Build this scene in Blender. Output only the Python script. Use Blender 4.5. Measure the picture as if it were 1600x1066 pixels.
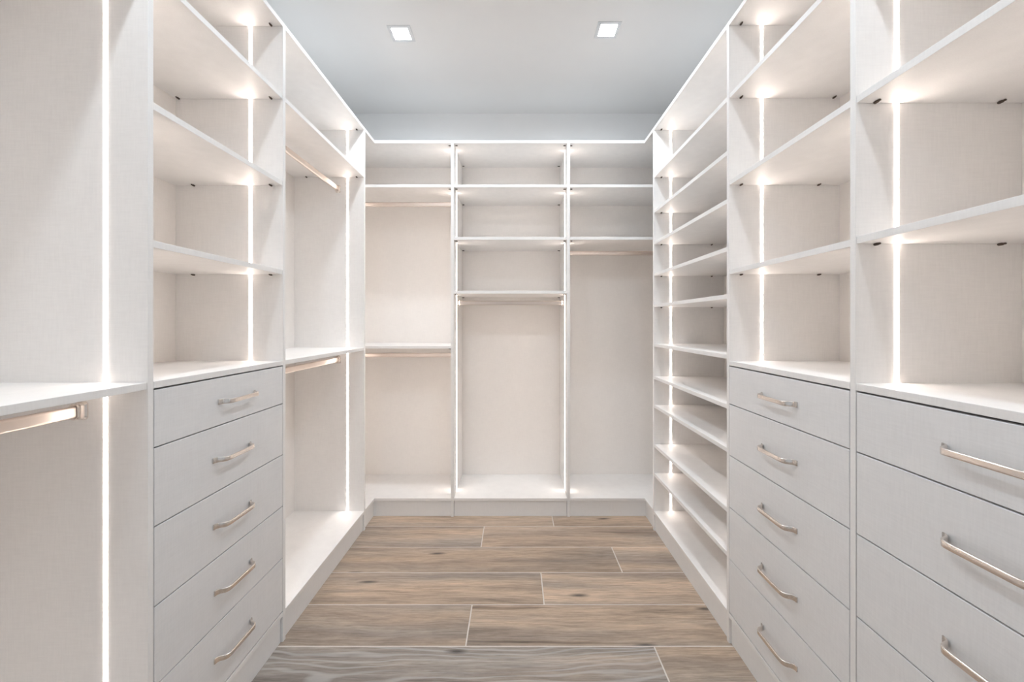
import bpy, bmesh, math, random
from mathutils import Vector, Matrix
random.seed(7)
scene = bpy.context.scene
for o in list(bpy.data.objects): bpy.data.objects.remove(o)

# ------------------------------------------------------------------ camera, world, exposure
CAM_H = 1.096
cam_d = bpy.data.cameras.new('camera'); cam = bpy.data.objects.new('camera', cam_d)
scene.collection.objects.link(cam); scene.camera = cam
cam.location = (0, 0, CAM_H); cam.rotation_euler = (math.pi/2, 0, 0)
cam_d.sensor_width = 36; cam_d.lens = 36*630/1600
cam_d.shift_x = -5.5/1600; cam_d.shift_y = -28/1600
cam_d.clip_start = 0.02
w = bpy.data.worlds.new('world'); scene.world = w; w.use_nodes = True
w.node_tree.nodes['Background'].inputs[0].default_value = (0.86, 0.93, 1.0, 1)
w.node_tree.nodes['Background'].inputs[1].default_value = 0.5
scene.view_settings.view_transform = 'Standard'; scene.view_settings.look = 'None'
scene.view_settings.gamma = 1; scene.view_settings.use_curve_mapping = False
scene.view_settings.exposure = 0.24
LED_STRENGTH = 17.0
LED_COLOUR = (1.0, 0.865, 0.78)
DOWN_POWER = 5.8
DOWN_COLOUR = (0.82, 0.915, 1.0)

# ------------------------------------------------------------------ dimensions (metres; y = distance from the camera)
XL, XR = 0.798, 0.730          # front planes of the left and right runs
YB = 2.280                     # front plane of the back run
H, T = 2.130, 0.0155           # carcass height, board thickness
DECK = 0.105
CEIL = 2.474
COUNTER = 0.967                # top of the counter line
S1, S2, S3 = 1.865, 1.568, 1.263   # undersides of the three upper shelves
DEP = 0.374
YWALL = YB + 0.372
WL, WR = -(XL + 0.392), XR + 0.400
Y_NEAR = -1.0

# ------------------------------------------------------------------ materials
def new_mat(name):
    m = bpy.data.materials.new(name); m.use_nodes = True
    nt = m.node_tree; b = nt.nodes['Principled BSDF']
    return m, nt, b
def linen(name, colour, amount=0.05, bump=0.05):
    m, nt, b = new_mat(name); N, L = nt.nodes, nt.links
    tc = N.new('ShaderNodeTexCoord')
    def streak(scale):
        mp = N.new('ShaderNodeMapping'); mp.inputs['Scale'].default_value = scale
        L.new(tc.outputs['Object'], mp.inputs[0])
        n = N.new('ShaderNodeTexNoise'); n.inputs['Scale'].default_value = 1; n.inputs['Detail'].default_value = 3
        L.new(mp.outputs[0], n.inputs['Vector']); return n.outputs['Fac']
    a = streak((340, 340, 28)); c = streak((26, 26, 340)); d = streak((14, 14, 14))
    s = N.new('ShaderNodeMath'); s.operation = 'ADD'; L.new(a, s.inputs[0]); L.new(c, s.inputs[1])
    s2 = N.new('ShaderNodeMath'); s2.operation = 'MULTIPLY_ADD'; L.new(d, s2.inputs[0]); s2.inputs[1].default_value = 0.55; L.new(s.outputs[0], s2.inputs[2])
    r = N.new('ShaderNodeValToRGB')
    r.color_ramp.elements[0].position = 0.75; r.color_ramp.elements[1].position = 1.55 if False else 1.0
    mr = N.new('ShaderNodeMapRange'); mr.inputs['From Min'].default_value = 0.8; mr.inputs['From Max'].default_value = 1.55
    L.new(s2.outputs[0], mr.inputs['Value'])
    r.color_ramp.elements[0].position = 0.0
    lo = [v*(1-amount) for v in colour]; hi = [min(1, v*(1+amount)) for v in colour]
    r.color_ramp.elements[0].color = (*lo, 1); r.color_ramp.elements[1].color = (*hi, 1)
    L.new(mr.outputs[0], r.inputs[0]); L.new(r.outputs[0], b.inputs['Base Color'])
    bp = N.new('ShaderNodeBump'); bp.inputs['Strength'].default_value = bump; bp.inputs['Distance'].default_value = 0.0006
    L.new(mr.outputs[0], bp.inputs['Height']); L.new(bp.outputs[0], b.inputs['Normal'])
    b.inputs['Roughness'].default_value = 0.5; b.inputs['Specular IOR Level'].default_value = 0.35
    return m
def plain(name, colour, rough=0.5, metal=0.0, var=0.02, scale=30):
    m, nt, b = new_mat(name); N, L = nt.nodes, nt.links
    tc = N.new('ShaderNodeTexCoord'); n = N.new('ShaderNodeTexNoise'); n.inputs['Scale'].default_value = scale
    L.new(tc.outputs['Object'], n.inputs['Vector'])
    r = N.new('ShaderNodeValToRGB')
    r.color_ramp.elements[0].color = (*[c*(1-var) for c in colour], 1)
    r.color_ramp.elements[1].color = (*[min(1, c*(1+var)) for c in colour], 1)
    L.new(n.outputs['Fac'], r.inputs[0]); L.new(r.outputs[0], b.inputs['Base Color'])
    b.inputs['Roughness'].default_value = rough; b.inputs['Metallic'].default_value = metal
    return m
def emit(name, colour, strength):
    m, nt, b = new_mat(name)
    b.inputs['Base Color'].default_value = (0.9, 0.9, 0.9, 1)
    b.inputs['Emission Color'].default_value = (*colour, 1); b.inputs['Emission Strength'].default_value = strength
    return m
def wood_tile(name, grey=0.0):
    m, nt, b = new_mat(name); N, L = nt.nodes, nt.links
    tc = N.new('ShaderNodeTexCoord'); oi = N.new('ShaderNodeObjectInfo')
    off = N.new('ShaderNodeVectorMath'); off.operation = 'SCALE'; off.inputs[0].default_value = (37.0, 23.0, 5.0)
    L.new(oi.outputs['Random'], off.inputs['Scale'])
    add = N.new('ShaderNodeVectorMath'); add.operation = 'ADD'
    L.new(tc.outputs['Object'], add.inputs[0]); L.new(off.outputs[0], add.inputs[1])
    # slow warp so the grain wanders
    wn = N.new('ShaderNodeTexNoise'); wn.inputs['Scale'].default_value = 2.4; wn.inputs['Detail'].default_value = 2
    L.new(add.outputs[0], wn.inputs['Vector'])
    ws = N.new('ShaderNodeVectorMath'); ws.operation = 'SCALE'; ws.inputs['Scale'].default_value = 0.045
    L.new(wn.outputs['Color'], ws.inputs[0])
    wa = N.new('ShaderNodeVectorMath'); wa.operation = 'ADD'; L.new(add.outputs[0], wa.inputs[0]); L.new(ws.outputs[0], wa.inputs[1])
    def noise(scale, detail=4, rough=0.55):
        mp = N.new('ShaderNodeMapping'); mp.inputs['Scale'].default_value = scale
        L.new(wa.outputs[0], mp.inputs[0])
        n = N.new('ShaderNodeTexNoise'); n.inputs['Scale'].default_value = 1
        n.inputs['Detail'].default_value = detail; n.inputs['Roughness'].default_value = rough
        L.new(mp.outputs[0], n.inputs['Vector']); return n.outputs['Fac']
    def ramp(fac, stops):
        r = N.new('ShaderNodeValToRGB'); e = r.color_ramp.elements
        while len(e) < len(stops): e.new(0.5)
        for i, (p, c) in enumerate(stops): e[i].position = p; e[i].color = (*c, 1)
        L.new(fac, r.inputs[0]); return r.outputs[0]
    def mix(fac, a, c, mode='MIX'):
        x = N.new('ShaderNodeMix'); x.data_type = 'RGBA'; x.blend_type = mode
        if isinstance(fac, float): x.inputs[0].default_value = fac
        else: L.new(fac, x.inputs[0])
        L.new(a, x.inputs[6]); L.new(c, x.inputs[7]); return x.outputs[2]
    base = ramp(noise((1.6, 22, 1), 7, 0.62), [(0.28, (0.27, 0.205, 0.155)), (0.43, (0.43, 0.325, 0.24)), (0.58, (0.56, 0.42, 0.305)), (0.75, (0.47, 0.37, 0.285))])
    grey_c = ramp(noise((2.2, 30, 1), 5, 0.65), [(0.3, (0.28, 0.24, 0.205)), (0.7, (0.50, 0.44, 0.385))])
    gf = N.new('ShaderNodeMapRange'); gf.inputs['From Min'].default_value = 0.42; gf.inputs['From Max'].default_value = 0.68
    gf.inputs['To Max'].default_value = 0.75
    L.new(noise((0.9, 7, 1), 3), gf.inputs['Value'])
    g2 = N.new('ShaderNodeMath'); g2.operation = 'ADD'; g2.use_clamp = True; g2.inputs[1].default_value = grey
    L.new(gf.outputs[0], g2.inputs[0])
    col = mix(g2.outputs[0], base, grey_c)
    band = ramp(noise((0.55, 8, 1), 3, 0.5), [(0.34, (0.70, 0.69, 0.70)), (0.5, (1.0, 0.99, 0.97)), (0.66, (1.16, 1.13, 1.08))])
    col = mix(0.9, col, band, 'MULTIPLY')
    fine = ramp(noise((9, 150, 1), 5, 0.78), [(0.34, (0.64, 0.63, 0.62)), (0.62, (1.14, 1.14, 1.14))])
    col = mix(0.9, col, fine, 'MULTIPLY')
    dark = ramp(noise((0.9, 42, 1), 2, 0.4), [(0.26, (0.42, 0.38, 0.36)), (0.345, (1, 1, 1))])
    col = mix(0.75, col, dark, 'MULTIPLY')
    if grey > 0.2:    # limed cathedral grain
        sx = N.new('ShaderNodeSeparateXYZ'); L.new(wa.outputs[0], sx.inputs[0])
        m1 = N.new('ShaderNodeMath'); m1.operation = 'MULTIPLY_ADD'; m1.inputs[1].default_value = 4.2
        L.new(noise((1.1, 4.5, 1), 3, 0.5), m1.inputs[0])
        m0 = N.new('ShaderNodeMath'); m0.operation = 'MULTIPLY'; m0.inputs[1].default_value = 14.0
        L.new(sx.outputs['Y'], m0.inputs[0]); L.new(m0.outputs[0], m1.inputs[2])
        m2 = N.new('ShaderNodeMath'); m2.operation = 'MULTIPLY'; m2.inputs[1].default_value = 17.0
        L.new(m1.outputs[0], m2.inputs[0])
        m3 = N.new('ShaderNodeMath'); m3.operation = 'SINE'; L.new(m2.outputs[0], m3.inputs[0])
        m4 = N.new('ShaderNodeMath'); m4.operation = 'MULTIPLY'; L.new(m3.outputs[0], m4.inputs[0])
        L.new(ramp(noise((1.5, 9, 1), 2), [(0.3, (0, 0, 0)), (0.5, (1, 1, 1))]), m4.inputs[1])
        wf = ramp(m4.outputs[0], [(0.1, (0, 0, 0)), (0.95, (0.45, 0.45, 0.45))])
        lime = N.new('ShaderNodeRGB'); lime.outputs[0].default_value = (0.60, 0.58, 0.56, 1)
        col = mix(wf, col, lime.outputs[0])
    # knots: sparse, stretched along the grain
    mp = N.new('ShaderNodeMapping'); mp.inputs['Scale'].default_value = (3.0, 12, 1); L.new(wa.outputs[0], mp.inputs[0])
    v = N.new('ShaderNodeTexVoronoi'); v.voronoi_dimensions = '2D'; v.inputs['Scale'].default_value = 1; v.inputs['Randomness'].default_value = 1
    L.new(mp.outputs[0], v.inputs['Vector'])
    gate = N.new('ShaderNodeSeparateColor'); L.new(v.outputs['Color'], gate.inputs[0])
    gt = N.new('ShaderNodeMath'); gt.operation = 'GREATER_THAN'; gt.inputs[1].default_value = 0.80; L.new(gate.outputs[0], gt.inputs[0])
    kn = N.new('ShaderNodeMapRange'); kn.inputs['From Min'].default_value = 0.03; kn.inputs['From Max'].default_value = 0.15
    kn.inputs['To Min'].default_value = 0.85; kn.inputs['To Max'].default_value = 0.0
    L.new(v.outputs['Distance'], kn.inputs['Value'])
    kf = N.new('ShaderNodeMath'); kf.operation = 'MULTIPLY'; L.new(gt.outputs[0], kf.inputs[0]); L.new(kn.outputs[0], kf.inputs[1])
    kc = N.new('ShaderNodeRGB'); kc.outputs[0].default_value = (0.055, 0.048, 0.045, 1)
    col = mix(kf.outputs[0], col, kc.outputs[0])
    # plank to plank tone
    hv = N.new('ShaderNodeHueSaturation'); hv.inputs['Saturation'].default_value = 0.92
    mr = N.new('ShaderNodeMapRange'); mr.inputs['To Min'].default_value = 1.0; mr.inputs['To Max'].default_value = 1.17
    L.new(oi.outputs['Random'], mr.inputs['Value']); L.new(mr.outputs[0], hv.inputs['Value'])
    L.new(col, hv.inputs['Color']); L.new(hv.outputs[0], b.inputs['Base Color'])
    bp = N.new('ShaderNodeBump'); bp.inputs['Strength'].default_value = 0.15; bp.inputs['Distance'].default_value = 0.001
    L.new(fine, bp.inputs['Height']); L.new(bp.outputs[0], b.inputs['Normal'])
    b.inputs['Roughness'].default_value = 0.5; b.inputs['Specular IOR Level'].default_value = 0.4
    return m

M_BOARD = linen('linen_melamine', (0.90, 0.882, 0.864), 0.032, 0.08)
M_FRONT = linen('linen_drawer_front', (0.83, 0.825, 0.825), 0.036, 0.08)
M_KICK = linen('linen_toe_kick', (0.88, 0.87, 0.86), 0.025)
M_BACK = linen('linen_back_panel', (0.90, 0.868, 0.835), 0.028, 0.06)
M_METAL = plain('brushed_nickel', (0.80, 0.74, 0.69), 0.26, 1.0, 0.015, 60)
M_ROD = plain('champagne_metal', (0.74, 0.66, 0.60), 0.36, 1.0, 0.03, 40)
M_PIN = plain('dark_steel', (0.10, 0.075, 0.06), 0.45, 0.6, 0.2, 200)
M_LED = emit('led_diffuser', LED_COLOUR, LED_STRENGTH)
M_LED_HIGH = emit('led_diffuser_drawer_bays', LED_COLOUR, LED_STRENGTH*1.33)   # strength raised here, lowered for the back bay, to even out the bays
M_LED_LOW = emit('led_diffuser_back_bay', LED_COLOUR, LED_STRENGTH*0.72)
M_LAMP = emit('downlight_diffuser', (0.95, 0.97, 1.0), 6.0)
M_WALL = plain('wall_paint', (0.92, 0.915, 0.91), 0.85, 0, 0.01, 12)
M_CEIL = plain('ceiling_paint', (0.83, 0.822, 0.812), 0.9, 0, 0.01, 9)
M_TRIM = plain('trim_paint', (0.74, 0.75, 0.76), 0.5, 0, 0.01, 20)
M_GROUT = plain('floor_grout', (0.74, 0.68, 0.62), 0.85, 0, 0.06, 80)
M_TILE = wood_tile('wood_look_tile')
M_TILE_GREY = wood_tile('wood_look_tile_limed', 0.65)

# ------------------------------------------------------------------ helpers
def box_into(bm, x0, x1, y0, y1, z0, z1, bevel=0.0):
    if x0 > x1: x0, x1 = x1, x0
    if y0 > y1: y0, y1 = y1, y0
    r = bmesh.ops.create_cube(bm, size=1)
    for v in r['verts']:
        v.co = Vector(((x0+x1)/2 + v.co.x*(x1-x0), (y0+y1)/2 + v.co.y*(y1-y0), (z0+z1)/2 + v.co.z*(z1-z0)))
    if bevel:
        es = list({e for v in r['verts'] for e in v.link_edges})
        bmesh.ops.bevel(bm, geom=es, offset=bevel, segments=1, affect='EDGES')
def prism_into(bm, poly, z0, z1):
    lo = [bm.verts.new((x, y, z0)) for x, y in poly]; hi = [bm.verts.new((x, y, z1)) for x, y in poly]
    n = len(poly)
    bm.faces.new(lo[::-1]); bm.faces.new(hi)
    for i in range(n): bm.faces.new((lo[i], lo[(i+1) % n], hi[(i+1) % n], hi[i]))
def wpos(o):
    p = Vector((0, 0, 0))
    while o: p += o.location; o = o.parent
    return p
def part(name, bm, mat, parent=None, smooth=False):
    """link bm (world coordinates) as one mesh object with its origin at the middle of its base"""
    bmesh.ops.recalc_face_normals(bm, faces=bm.faces)
    xs = [v.co.x for v in bm.verts]; ys = [v.co.y for v in bm.verts]; zs = [v.co.z for v in bm.verts]
    org = Vector(((min(xs)+max(xs))/2, (min(ys)+max(ys))/2, min(zs)))
    bmesh.ops.translate(bm, verts=bm.verts, vec=-org)
    me = bpy.data.meshes.new(name); bm.to_mesh(me); bm.free(); me.materials.append(mat)
    if smooth:
        for p in me.polygons: p.use_smooth = True
    o = bpy.data.objects.new(name, me); scene.collection.objects.link(o)
    o.location = org - (wpos(parent) if parent else Vector())
    if parent: o.parent = parent
    return o
def box(name, x0, x1, y0, y1, z0, z1, mat, parent=None, bevel=0.0):
    bm = bmesh.new(); box_into(bm, x0, x1, y0, y1, z0, z1, bevel); return part(name, bm, mat, parent)
def thing(name, label, cat, loc, group=None):
    o = bpy.data.objects.new(name, None); scene.collection.objects.link(o); o.empty_display_size = 0.1
    o.location = loc; o['label'] = label; o['category'] = cat
    if group: o['group'] = group
    return o
def struct(o):
    o['kind'] = 'structure'; return o
def loft_into(bm, rings, cap=True):
    vs = [[bm.verts.new(p) for p in r] for r in rings]
    n = len(rings[0])
    for a, b in zip(vs, vs[1:]):
        for i in range(n): bm.faces.new((a[i], a[(i+1) % n], b[(i+1) % n], b[i]))
    if cap: bm.faces.new(vs[0][::-1]); bm.faces.new(vs[-1])
def rrect(hw, hh, r, seg=3):
    pts = []
    for cx, cy, a0 in ((hw-r, hh-r, 0), (-hw+r, hh-r, 90), (-hw+r, -hh+r, 180), (hw-r, -hh+r, 270)):
        for k in range(seg+1):
            a = math.radians(a0 + 90*k/seg); pts.append((cx + r*math.cos(a), cy + r*math.sin(a)))
    return pts

# ------------------------------------------------------------------ room shell
floor = struct(box('floor', WL, WR, Y_NEAR, YWALL, -0.06, -0.0012, M_GROUT))
PITCH, Y0, LEN, G = 0.2018, 1.368, 1.32, 0.0024
joint = {-1: 0.47, 0: -0.169, 1: 0.1115, 2: 0.47, 3: -0.169, 4: 0.207, 5: -0.32}
for k in range(-11, 6):
    ya = Y0 + PITCH*k; yb = min(ya + PITCH, YWALL); ya = max(ya, Y_NEAR)
    if yb - ya < 0.02: continue
    j = joint.get(k, [0.47, -0.169, 0.1115][(k+1) % 3])
    xs = sorted({WL, WR} | {j + LEN*i for i in (-2, -1, 0, 1, 2) if WL + 0.03 < j + LEN*i < WR - 0.03})
    for a, b in zip(xs, xs[1:]):
        dz = random.uniform(-0.0003, 0)
        grey = (k in (-1, -4, -7) and a < 0)
        box('plank', a+G, b-G, ya+G, yb-G, -0.011, dz, M_TILE_GREY if grey else M_TILE, floor, 0.0008)
WT = 0.1
struct(box('ceiling', WL-WT, WR+WT, Y_NEAR-WT, YWALL+WT, CEIL+0.02, CEIL+0.1, M_CEIL))
# the ceiling board carries the openings of the recessed downlights
LIGHTS = [(-0.543, 1.918), (0.432, 1.894), (-0.543, 0.50), (0.432, 0.48)]
bm = bmesh.new(); ha = 0.045
xs = sorted([WL-WT, WR+WT, -0.543-ha, -0.543+ha, 0.432-ha, 0.432+ha])
def hole(x, y): return any(abs(x-lx) < ha and abs(y-ly) < ha for lx, ly in LIGHTS)
ys = sorted([Y_NEAR-WT, YWALL+WT] + [ly+s*ha for _, ly in LIGHTS for s in (-1, 1)])
for xa, xb in zip(xs, xs[1:]):
    for ya, yb in zip(ys, ys[1:]):
        if not hole((xa+xb)/2, (ya+yb)/2): box_into(bm, xa, xb, ya, yb, CEIL, CEIL+0.02)
bmesh.ops.remove_doubles(bm, verts=bm.verts, dist=1e-5)
ints = [f for f in bm.faces if all(len(e.link_faces) > 2 for e in f.edges)]
cb = part('ceiling', bm, M_CEIL); struct(cb)
struct(box('wall_left', WL-WT, WL, Y_NEAR, YWALL, 0, CEIL, M_WALL))
struct(box('wall_right', WR, WR+WT, Y_NEAR, YWALL, 0, CEIL, M_WALL))
struct(box('wall_back', WL-WT, WR+WT, YWALL, YWALL+WT, 0, CEIL, M_WALL))
# the wall behind the camera, with a wide unseen cased opening added to let soft light in
DX0, DX1, DZ = -0.72, 0.66, 2.20
bm = bmesh.new()
box_into(bm, WL-WT, DX0, Y_NEAR-WT, Y_NEAR, 0, CEIL); box_into(bm, DX1, WR+WT, Y_NEAR-WT, Y_NEAR, 0, CEIL)
box_into(bm, DX0, DX1, Y_NEAR-WT, Y_NEAR, DZ, CEIL)
struct(part('wall_front', bm, M_WALL))
bm = bmesh.new()
for a, b_ in ((DX0-0.07, DX0), (DX1, DX1+0.07)): box_into(bm, a, b_, Y_NEAR, Y_NEAR+0.014, 0, DZ+0.07, 0.002)
box_into(bm, DX0, DX1, Y_NEAR, Y_NEAR+0.014, DZ, DZ+0.07, 0.002)
struct(part('trim_1', bm, M_TRIM))
for nm, a, b_ in (('baseboard_front_left', WL, DX0-0.07), ('baseboard_front_right', DX1+0.07, WR)):
    struct(box(nm, a, b_, Y_NEAR, Y_NEAR+0.013, 0, 0.1, M_TRIM, None, 0.002))

# ------------------------------------------------------------------ downlights
lab = ['left square recessed downlight glowing in the ceiling, above the left hanging bay side',
       'right square recessed downlight glowing in the ceiling, above the shoe shelf side',
       'left square recessed downlight in the ceiling behind the photograph view, over the near left bay',
       'right square recessed downlight in the ceiling behind the photograph view, over the near right drawers']
for (lx, ly), lb in zip(LIGHTS, lab):
    t = thing('ceiling_downlight', lb, 'ceiling light', (lx, ly, CEIL), 'square downlights in the ceiling')
    bm = bmesh.new(); o_, i_ = 0.054, 0.0385
    rings = []
    for hw, z in ((o_, CEIL-0.0002), (o_, CEIL-0.002), (o_-0.002, CEIL-0.003), (i_, CEIL-0.003), (i_-0.002, CEIL+0.012), (i_+0.003, CEIL+0.012), (i_+0.004, CEIL-0.0002)):
        rings.append([(lx+sx*hw, ly+sy*hw, z) for sx, sy in ((-1, -1), (1, -1), (1, 1), (-1, 1))])
    loft_into(bm, rings + [rings[0]], cap=False); bmesh.ops.remove_doubles(bm, verts=bm.verts, dist=1e-6)
    part('trim_frame', bm, M_TRIM, t)
    box('diffuser', lx-i_+0.0025, lx+i_-0.0025, ly-i_+0.0025, ly+i_-0.0025, CEIL+0.006, CEIL+0.010, M_LAMP, t)
    ld = bpy.data.lights.new('downlight_lamp', 'AREA'); ld.shape = 'SQUARE'; ld.size = 0.065
    ld.energy = DOWN_POWER; ld.color = DOWN_COLOUR; ld.spread = math.radians(180)
    lo = bpy.data.objects.new('downlight_lamp', ld); scene.collection.objects.link(lo)
    lo.parent = t; lo.location = (0, 0, 0.0045)

# ------------------------------------------------------------------ joinery parts
def bx(s, X, name, w0, w1, y0, y1, z0, z1, mat, parent, bevel=0.0):
    """box of a side run: w is the distance behind the front plane"""
    return box(name, s*(X+w0), s*(X+w1), y0, y1, z0, z1, mat, parent, bevel)
def strip(panel, s, X, w, yface, ydir, z0, z1):
    """LED strip let into the face of a panel of a side run"""
    bm = bmesh.new(); hw = 0.0042
    box_into(bm, s*(X+w-hw), s*(X+w+hw), yface - ydir*0.004, yface + ydir*0.0007, z0, z1)
    o = part('light_strip', bm, M_LED_HIGH if z0 > 0.9 else M_LED, panel); return o
def pin(shelf, x, y, z, axis):
    """dark shelf fastener under a board, running along axis"""
    bm = bmesh.new(); n = 10
    rings = []
    for d, r in ((-0.0075, 0.0024), (-0.002, 0.0024), (-0.002, 0.0036), (0.005, 0.0036), (0.0065, 0.002)):
        rg = []
        for k in range(n):
            a = 2*math.pi*k/n; u, v = r*math.cos(a), r*math.sin(a)*0.85
            rg.append((x+u, y+d, z-0.0024+v) if axis == 'y' else (x+d, y+u, z-0.0024+v))
        rings.append(rg)
    loft_into(bm, rings)
    return part('shelf_fastener', bm, M_PIN, shelf, True)
def side_shelf(s, X, dep, y0, y1, zu, parent, name='shelf', back_pin=0.30, front=0.0018, pins=True):
    o = bx(s, X, name, front, dep-0.006, y0+0.0004, y1-0.0004, zu, zu+T, M_BOARD, parent, 0.0006)
    if pins:
        for wq in (0.036, back_pin):
            pin(o, s*(X+wq), y1-0.011, zu, 'y'); pin(o, s*(X+wq), y0+0.011, zu, 'y')
    return o
def rod_and_brackets(a, b, parent):
    """flat oval hanging rod from point a to point b (both on panel faces)"""
    a, b = Vector(a), Vector(b); d = (b-a).normalized(); side = Vector((d.y, -d.x, 0))
    def ring(p, prof): return [tuple(p + side*u + Vector((0, 0, v))) for u, v in prof]
    bm = bmesh.new(); pr = rrect(0.0072, 0.0130, 0.0060, 4)
    loft_into(bm, [ring(a+d*0.002, pr), ring(b-d*0.002, pr)])
    rod = part('hanging_rod', bm, M_ROD, parent)
    for p, q in ((a, d), (b, -d)):
        bm = bmesh.new(); rings = []
        for t_, hw, hh in ((0.0002, .0135, .0200), (0.0022, .0135, .0200), (0.005, .0108, .0172), (0.011, .0100, .0160), (0.0165, .0108, .0172), (0.018, .0100, .0160), (0.018, .0076, .0134), (0.006, .0076, .0134)):
            rings.append(ring(p+q*t_, rrect(hw, hh, min(hw*0.75, 0.0075), 4)))
        loft_into(bm, rings); br = part('rod_bracket', bm, M_METAL, rod)
    return rod
def handle(parent, s, X, yc, zc):
    """flared bow handle standing off a drawer front"""
    half = [(0.0000, 0.0262), (0.040, 0.0261), (0.049, 0.0256), (0.0545, 0.0238), (0.0585, 0.0205), (0.0612, 0.0155), (0.0630, 0.0100), (0.0655, 0.0058), (0.0695, 0.0028), (0.0760, 0.0014)]
    path = [(-u, w) for u, w in half[::-1]] + half[1:]
    hh = lambda u: 0.0060 + 0.0014*min(1, max(0, (abs(u)-0.048)/0.02))
    th = lambda u: 0.0030 if abs(u) < 0.05 else 0.0030 - 0.0016*min(1, (abs(u)-0.05)/0.02)
    bm = bmesh.new(); rings = []
    for i, (u, w_) in enumerate(path):
        p0 = path[max(0, i-1)]; p1 = path[min(len(path)-1, i+1)]
        tu, tw = p1[0]-p0[0], p1[1]-p0[1]; l = math.hypot(tu, tw); nu, nw = -tw/l, tu/l
        rg = []
        for pu, pv in rrect(th(u)/1.0, hh(u), min(th(u)*0.8, 0.0024), 3):
            rg.append((s*(X - max(w_ + nw*pu, 0.0001)), yc + u + nu*pu, zc + pv))
        rings.append(rg)
    loft_into(bm, rings)
    return part('handle', bm, M_METAL, parent, True)
LINES = [0.9510, 0.8200, 0.6450, 0.4680, 0.2905, 0.1085]
def drawers(s, X, dep, y0, y1, root, centres):
    g = 0.0015
    for i in range(5):
        zt = LINES[i] - (0.0036 if i == 0 else g); zb = LINES[i+1] + g
        bm = bmesh.new()
        box_into(bm, s*X, s*(X+0.017), y0+0.0020, y1-0.0024, zb, zt, 0.0007)
        a, b, d0, d1 = y0+0.016, y1-0.016, 0.017, dep-0.03      # open box behind the front
        z0, z1 = zb+0.012, zt-0.02
        box_into(bm, s*(X+d0), s*(X+d1), a, a+0.012, z0, z1); box_into(bm, s*(X+d0), s*(X+d1), b-0.012, b, z0, z1)
        box_into(bm, s*(X+d1-0.012), s*(X+d1), a+0.012, b-0.012, z0, z1); box_into(bm, s*(X+d0), s*(X+d1-0.012), a+0.012, b-0.012, z0, z0+0.006)
        d = part('drawer', bm, M_FRONT, root)
        handle(d, s, X, centres[i], (zt+zb)/2)
def carcass(s, X, dep, y0, y1, root, top_pins=0.356):
    bx(s, X, 'back_panel', dep-0.006, dep, y0+0.0003, y1-0.0003, 0.05, H-0.001, M_BACK, root)
    bx(s, X, 'toe_kick', 0.008, 0.023, y0+0.0012, y1-0.0012, 0.0005, DECK-T-0.0012, M_KICK, root)
    side_shelf(s, X, dep, y0, y1, DECK-T, root, 'bottom_board', front=0.0, pins=False)
    side_shelf(s, X, dep, y0, y1, H-T, root, 'top_board', top_pins, front=0.0)
def side_panel(s, X, dep, y0, y1, root):
    return bx(s, X, 'side_panel', 0, dep, y0, y1, 0.0, H, M_BOARD, root, 0.0006)
LZ0, LZ1 = DECK+0.001, H-T-0.001
CZ0 = COUNTER + 0.0008

# ------------------------------------------------------------------ left run
s, X = -1, XL
P_A = (0.8755, 0.8890)         # near panel of the left drawer unit
P_B = (1.3840, 1.3995)         # far panel of the left drawer unit
P_C = (2.1270, 2.1425)         # end panel of the left run
NEAR_L = 0.14
t = thing('hanging_unit', 'near left open closet bay, shelf above a single hanging rod, at the left photo edge', 'closet unit', (s*(X+DEP/2), (NEAR_L+P_A[0])/2, 0), 'white closet units')
carcass(s, X, DEP, NEAR_L, P_A[0], t)
p = side_panel(s, X, DEP, NEAR_L-T, NEAR_L, t); strip(p, s, X, 0.092, NEAR_L, 1, LZ0, LZ1)
side_shelf(s, X, DEP, NEAR_L, P_A[0], S1, t)
side_shelf(s, X, DEP, NEAR_L, P_A[0], COUNTER-T, t, pins=False)
rod_and_brackets((s*(X+0.143), NEAR_L, 0.906), (s*(X+0.143), P_A[0], 0.906), t)

t = thing('drawer_unit', 'left tall closet unit with four open shelf spaces over five drawers', 'closet unit', (s*(X+DEP/2), (P_A[1]+P_B[0])/2, 0), 'white closet units')
carcass(s, X, DEP, P_A[1], P_B[0], t)
p = side_panel(s, X, DEP, P_A[0], P_A[1], t)
strip(p, s, X, 0.092, P_A[0], -1, LZ0, LZ1); strip(p, s, X, 0.1115, P_A[1], 1, CZ0, LZ1)
p = side_panel(s, X, DEP, P_B[0], P_B[1], t)
strip(p, s, X, 0.1115, P_B[0], -1, CZ0, LZ1); strip(p, s, X, 0.088, P_B[1], 1, LZ0, LZ1)
side_shelf(s, X, DEP, P_A[1], P_B[0], S1, t, back_pin=0.352)
for z in (S2, S3): side_shelf(s, X, DEP, P_A[1], P_B[0], z, t)
side_shelf(s, X, DEP, P_A[1], P_B[0], COUNTER-T, t, 'counter', front=0.0, pins=False)
drawers(s, X, DEP, P_A[1], P_B[0], t, [1.157, 1.137, 1.139, 1.142, 1.142])

t = thing('hanging_unit', 'left double hanging closet bay between the left drawers and the back corner', 'closet unit', (s*(X+DEP/2), (P_B[1]+P_C[0])/2, 0), 'white closet units')
carcass(s, X, DEP, P_B[1], P_C[0], t)
p = side_panel(s, X, DEP, P_C[0], P_C[1], t); strip(p, s, X, 0.088, P_C[0], -1, LZ0, LZ1); strip(p, s, X, 0.20, P_C[1], 1, LZ0, LZ1)  # far-face strip is unseen, added to brighten the back left bay
side_shelf(s, X, DEP, P_B[1], P_C[0], S1, t)
side_shelf(s, X, DEP, P_B[1], P_C[0], COUNTER-T, t, pins=False)
for z in (1.803, 0.904): rod_and_brackets((s*(X+0.137), P_B[1], z), (s*(X+0.137), P_C[0], z), t)

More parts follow.
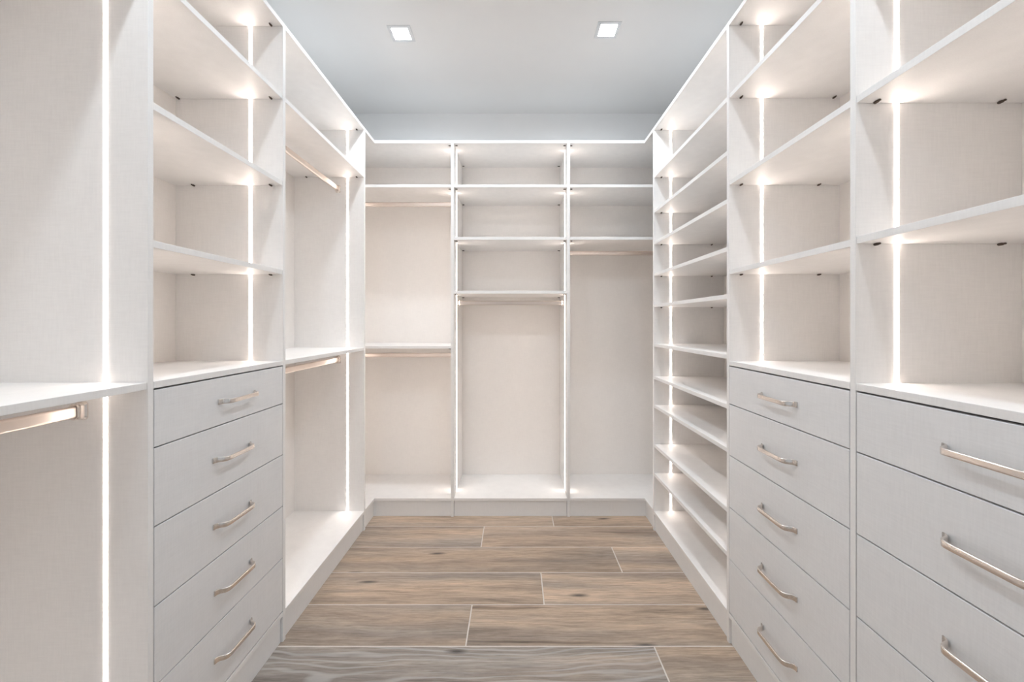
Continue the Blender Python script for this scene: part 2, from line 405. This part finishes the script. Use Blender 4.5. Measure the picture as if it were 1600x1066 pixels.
# ------------------------------------------------------------------ right run
s, X = 1, XR
Q_A = (0.8655, 0.8800)
Q_B = (1.3790, 1.3935)
Q_C = (2.1270, 2.1425)
NEAR_R, DEPN, DEPR = 0.360, 0.362, 0.384
t = thing('drawer_unit', 'near right closet unit with open shelves over drawers, cut by the right photo edge', 'closet unit', (s*(X+DEPN/2), (NEAR_R+Q_A[0])/2, 0), 'white closet units')
carcass(s, X, DEPN, NEAR_R, Q_A[0], t)
p = side_panel(s, X, DEPN, NEAR_R-T, NEAR_R, t); strip(p, s, X, 0.088, NEAR_R, 1, CZ0, LZ1)
for z in (S1, S2, S3+0.003): side_shelf(s, X, DEPN, NEAR_R, Q_A[0], z, t)
side_shelf(s, X, DEPN, NEAR_R, Q_A[0], COUNTER-T, t, 'counter', front=0.0, pins=False)
drawers(s, X, DEPN, NEAR_R, Q_A[0], t, [0.6125, 0.6115, 0.6115, 0.6125, 0.6125])

t = thing('drawer_unit', 'right tall closet unit with open shelves over five drawers, beside the shoe shelves', 'closet unit', (s*(X+DEPR/2), (Q_A[1]+Q_B[0])/2, 0), 'white closet units')
carcass(s, X, DEPR, Q_A[1], Q_B[0], t)
p = side_panel(s, X, DEPR, Q_A[0], Q_A[1], t)
strip(p, s, X, 0.088, Q_A[0], -1, CZ0, LZ1); strip(p, s, X, 0.112, Q_A[1], 1, CZ0, LZ1)
p = side_panel(s, X, DEPR, Q_B[0], Q_B[1], t)
strip(p, s, X, 0.112, Q_B[0], -1, CZ0, LZ1); strip(p, s, X, 0.0886, Q_B[1], 1, LZ0, LZ1)
side_shelf(s, X, DEPR, Q_A[1], Q_B[0], S1, t, back_pin=0.352)
for z in (S2, S3): side_shelf(s, X, DEPR, Q_A[1], Q_B[0], z, t)
side_shelf(s, X, DEPR, Q_A[1], Q_B[0], COUNTER-T, t, 'counter', front=0.0, pins=False)
drawers(s, X, DEPR, Q_A[1], Q_B[0], t, [1.119]*5)

t = thing('shoe_shelf_unit', 'right tower of ten closely spaced shoe shelves next to the back corner', 'closet unit', (s*(X+DEP/2), (Q_B[1]+Q_C[0])/2, 0), 'white closet units')
carcass(s, X, DEP, Q_B[1], Q_C[0], t)
p = side_panel(s, X, DEP, Q_C[0], Q_C[1], t); strip(p, s, X, 0.0886, Q_C[0], -1, LZ0, LZ1)
for z in (1.8635, 1.677, 1.510, 1.344, 1.180, 0.9720, 0.7995, 0.6495, 0.4415, 0.2890):
    side_shelf(s, X, DEP, Q_B[1], Q_C[0], z, t, pins=z > 1.1)

# ------------------------------------------------------------------ back run
D1 = (-0.3655, -0.3495); D2 = (0.2920, 0.3080)
YK = YWALL - 0.008; YFB = YB
def back_strip(panel, xface, xdir, y):
    bm = bmesh.new()
    box_into(bm, xface - xdir*0.004, xface + xdir*0.0016, y-0.0045, y+0.0045, LZ0, LZ1, 0.0008)
    part('light_strip', bm, M_LED_LOW if (xface > D1[0] and xface < D2[1]) else M_LED, panel)
def back_shelf(x0, x1, zu, parent, name='shelf', ends=(1, 1), front=0.0018):
    o = box(name, x0+0.0004, x1-0.0004, YB+front, YK, zu, zu+T, M_BOARD, parent, 0.0006)
    for e, x in zip(ends, (x0+0.011, x1-0.011)):
        if e:
            for yy in (YB+0.030, YK-0.03): pin(o, x, yy, zu, 'x')
    return o
t = thing('closet_shelf_unit', 'centre back closet unit with stacked shelves over a tall bay and one rod', 'closet unit', ((D1[0]+D2[1])/2, YB+0.18, 0), 'white closet units')
box('back_panel', D1[1]+0.0003, D2[0]-0.0003, YK, YWALL-0.001, 0.05, H-T, M_BACK, t)
box('toe_kick', D1[1]+0.0014, D2[0]-0.0014, YB+0.008, YB+0.023, 0.0005, DECK-T-0.0012, M_KICK, t)
for d in (D1, D2):
    p = box('side_panel', d[0], d[1], YB, YWALL-0.001, 0, H-T-0.0002, M_BOARD, t, 0.0006)
    back_strip(p, d[0], -1, YB+0.106); back_strip(p, d[1], 1, YB+0.106)
o = box('top_board', D1[0], D2[1], YB, YWALL-0.001, H-T, H, M_BOARD, t)
for x in (D1[1]+0.011, D2[0]-0.011):
    for yy in (YB+0.03, YK-0.03): pin(o, x, yy, H-T, 'x')
back_shelf(D1[1], D2[0], DECK-T, t, 'bottom_board', (0, 0), 0.0)
for z in (S1, S2, S3): back_shelf(D1[1], D2[0], z, t)
rod_and_brackets((D1[1], YB+0.14, 1.217), (D2[0], YB+0.14, 1.217), t)

for s, X, d, Pc, dep, lb in ((-1, XL, D1, P_C[1], DEP, 'back left corner closet bay with an upper and a lower hanging rod'),
                        (1, XR, D2, Q_C[1], DEP, 'back right corner closet bay with two high shelves and one hanging rod')):
    xin = d[0] if s < 0 else d[1]          # face of the centre unit's side panel
    xw = s*(X+dep)                         # wall side
    t = thing('corner_unit', lb, 'closet unit', ((xin+xw)/2, YB+0.18, 0), 'white closet units')
    xs_ = s*(X+dep-0.001)
    L = [(xin, YB), (s*X, YB), (s*X, Pc+0.0003), (xs_, Pc+0.0003), (xs_, YK), (xin, YK)]
    bm = bmesh.new(); prism_into(bm, L, H-T, H); o = part('top_board', bm, M_BOARD, t)
    for yy in (YB+0.03,): pin(o, xin + s*0.011, yy, H-T, 'x')
    bm = bmesh.new(); prism_into(bm, L, DECK-T, DECK); part('bottom_board', bm, M_BOARD, t)
    box('back_panel', xin+s*0.0003, xs_, YK, YWALL-0.001, 0.05, H-0.0005, M_BACK, t)
    bx(s, X, 'side_panel', dep-0.002, dep+0.012, Pc+0.001, YK, 0, H, M_BOARD, t)
    box('toe_kick', xin+s*0.0014, s*(X+0.008), YB+0.008, YB+0.023, 0.0005, DECK-T-0.0012, M_KICK, t)
    bx(s, X, 'toe_kick', 0.008, 0.023, Pc+0.0014, YB+0.008, 0.0005, DECK-T-0.0012, M_KICK, t)
    xe = s*(X+dep-0.003)
    def cs(z):
        a, b = sorted((xin, xe)); o = back_shelf(a, b, z, t, 'shelf', (0, 1) if s < 0 else (1, 0)); return o
    def cr(z):
        a, b = sorted((xin, xe)); rod_and_brackets((a, YB+0.14, z), (b, YB+0.14, z), t)
    cs(S1)
    if s < 0: cs(COUNTER-T); cr(1.807); cr(0.904)
    else: cs(S2); cr(1.515)
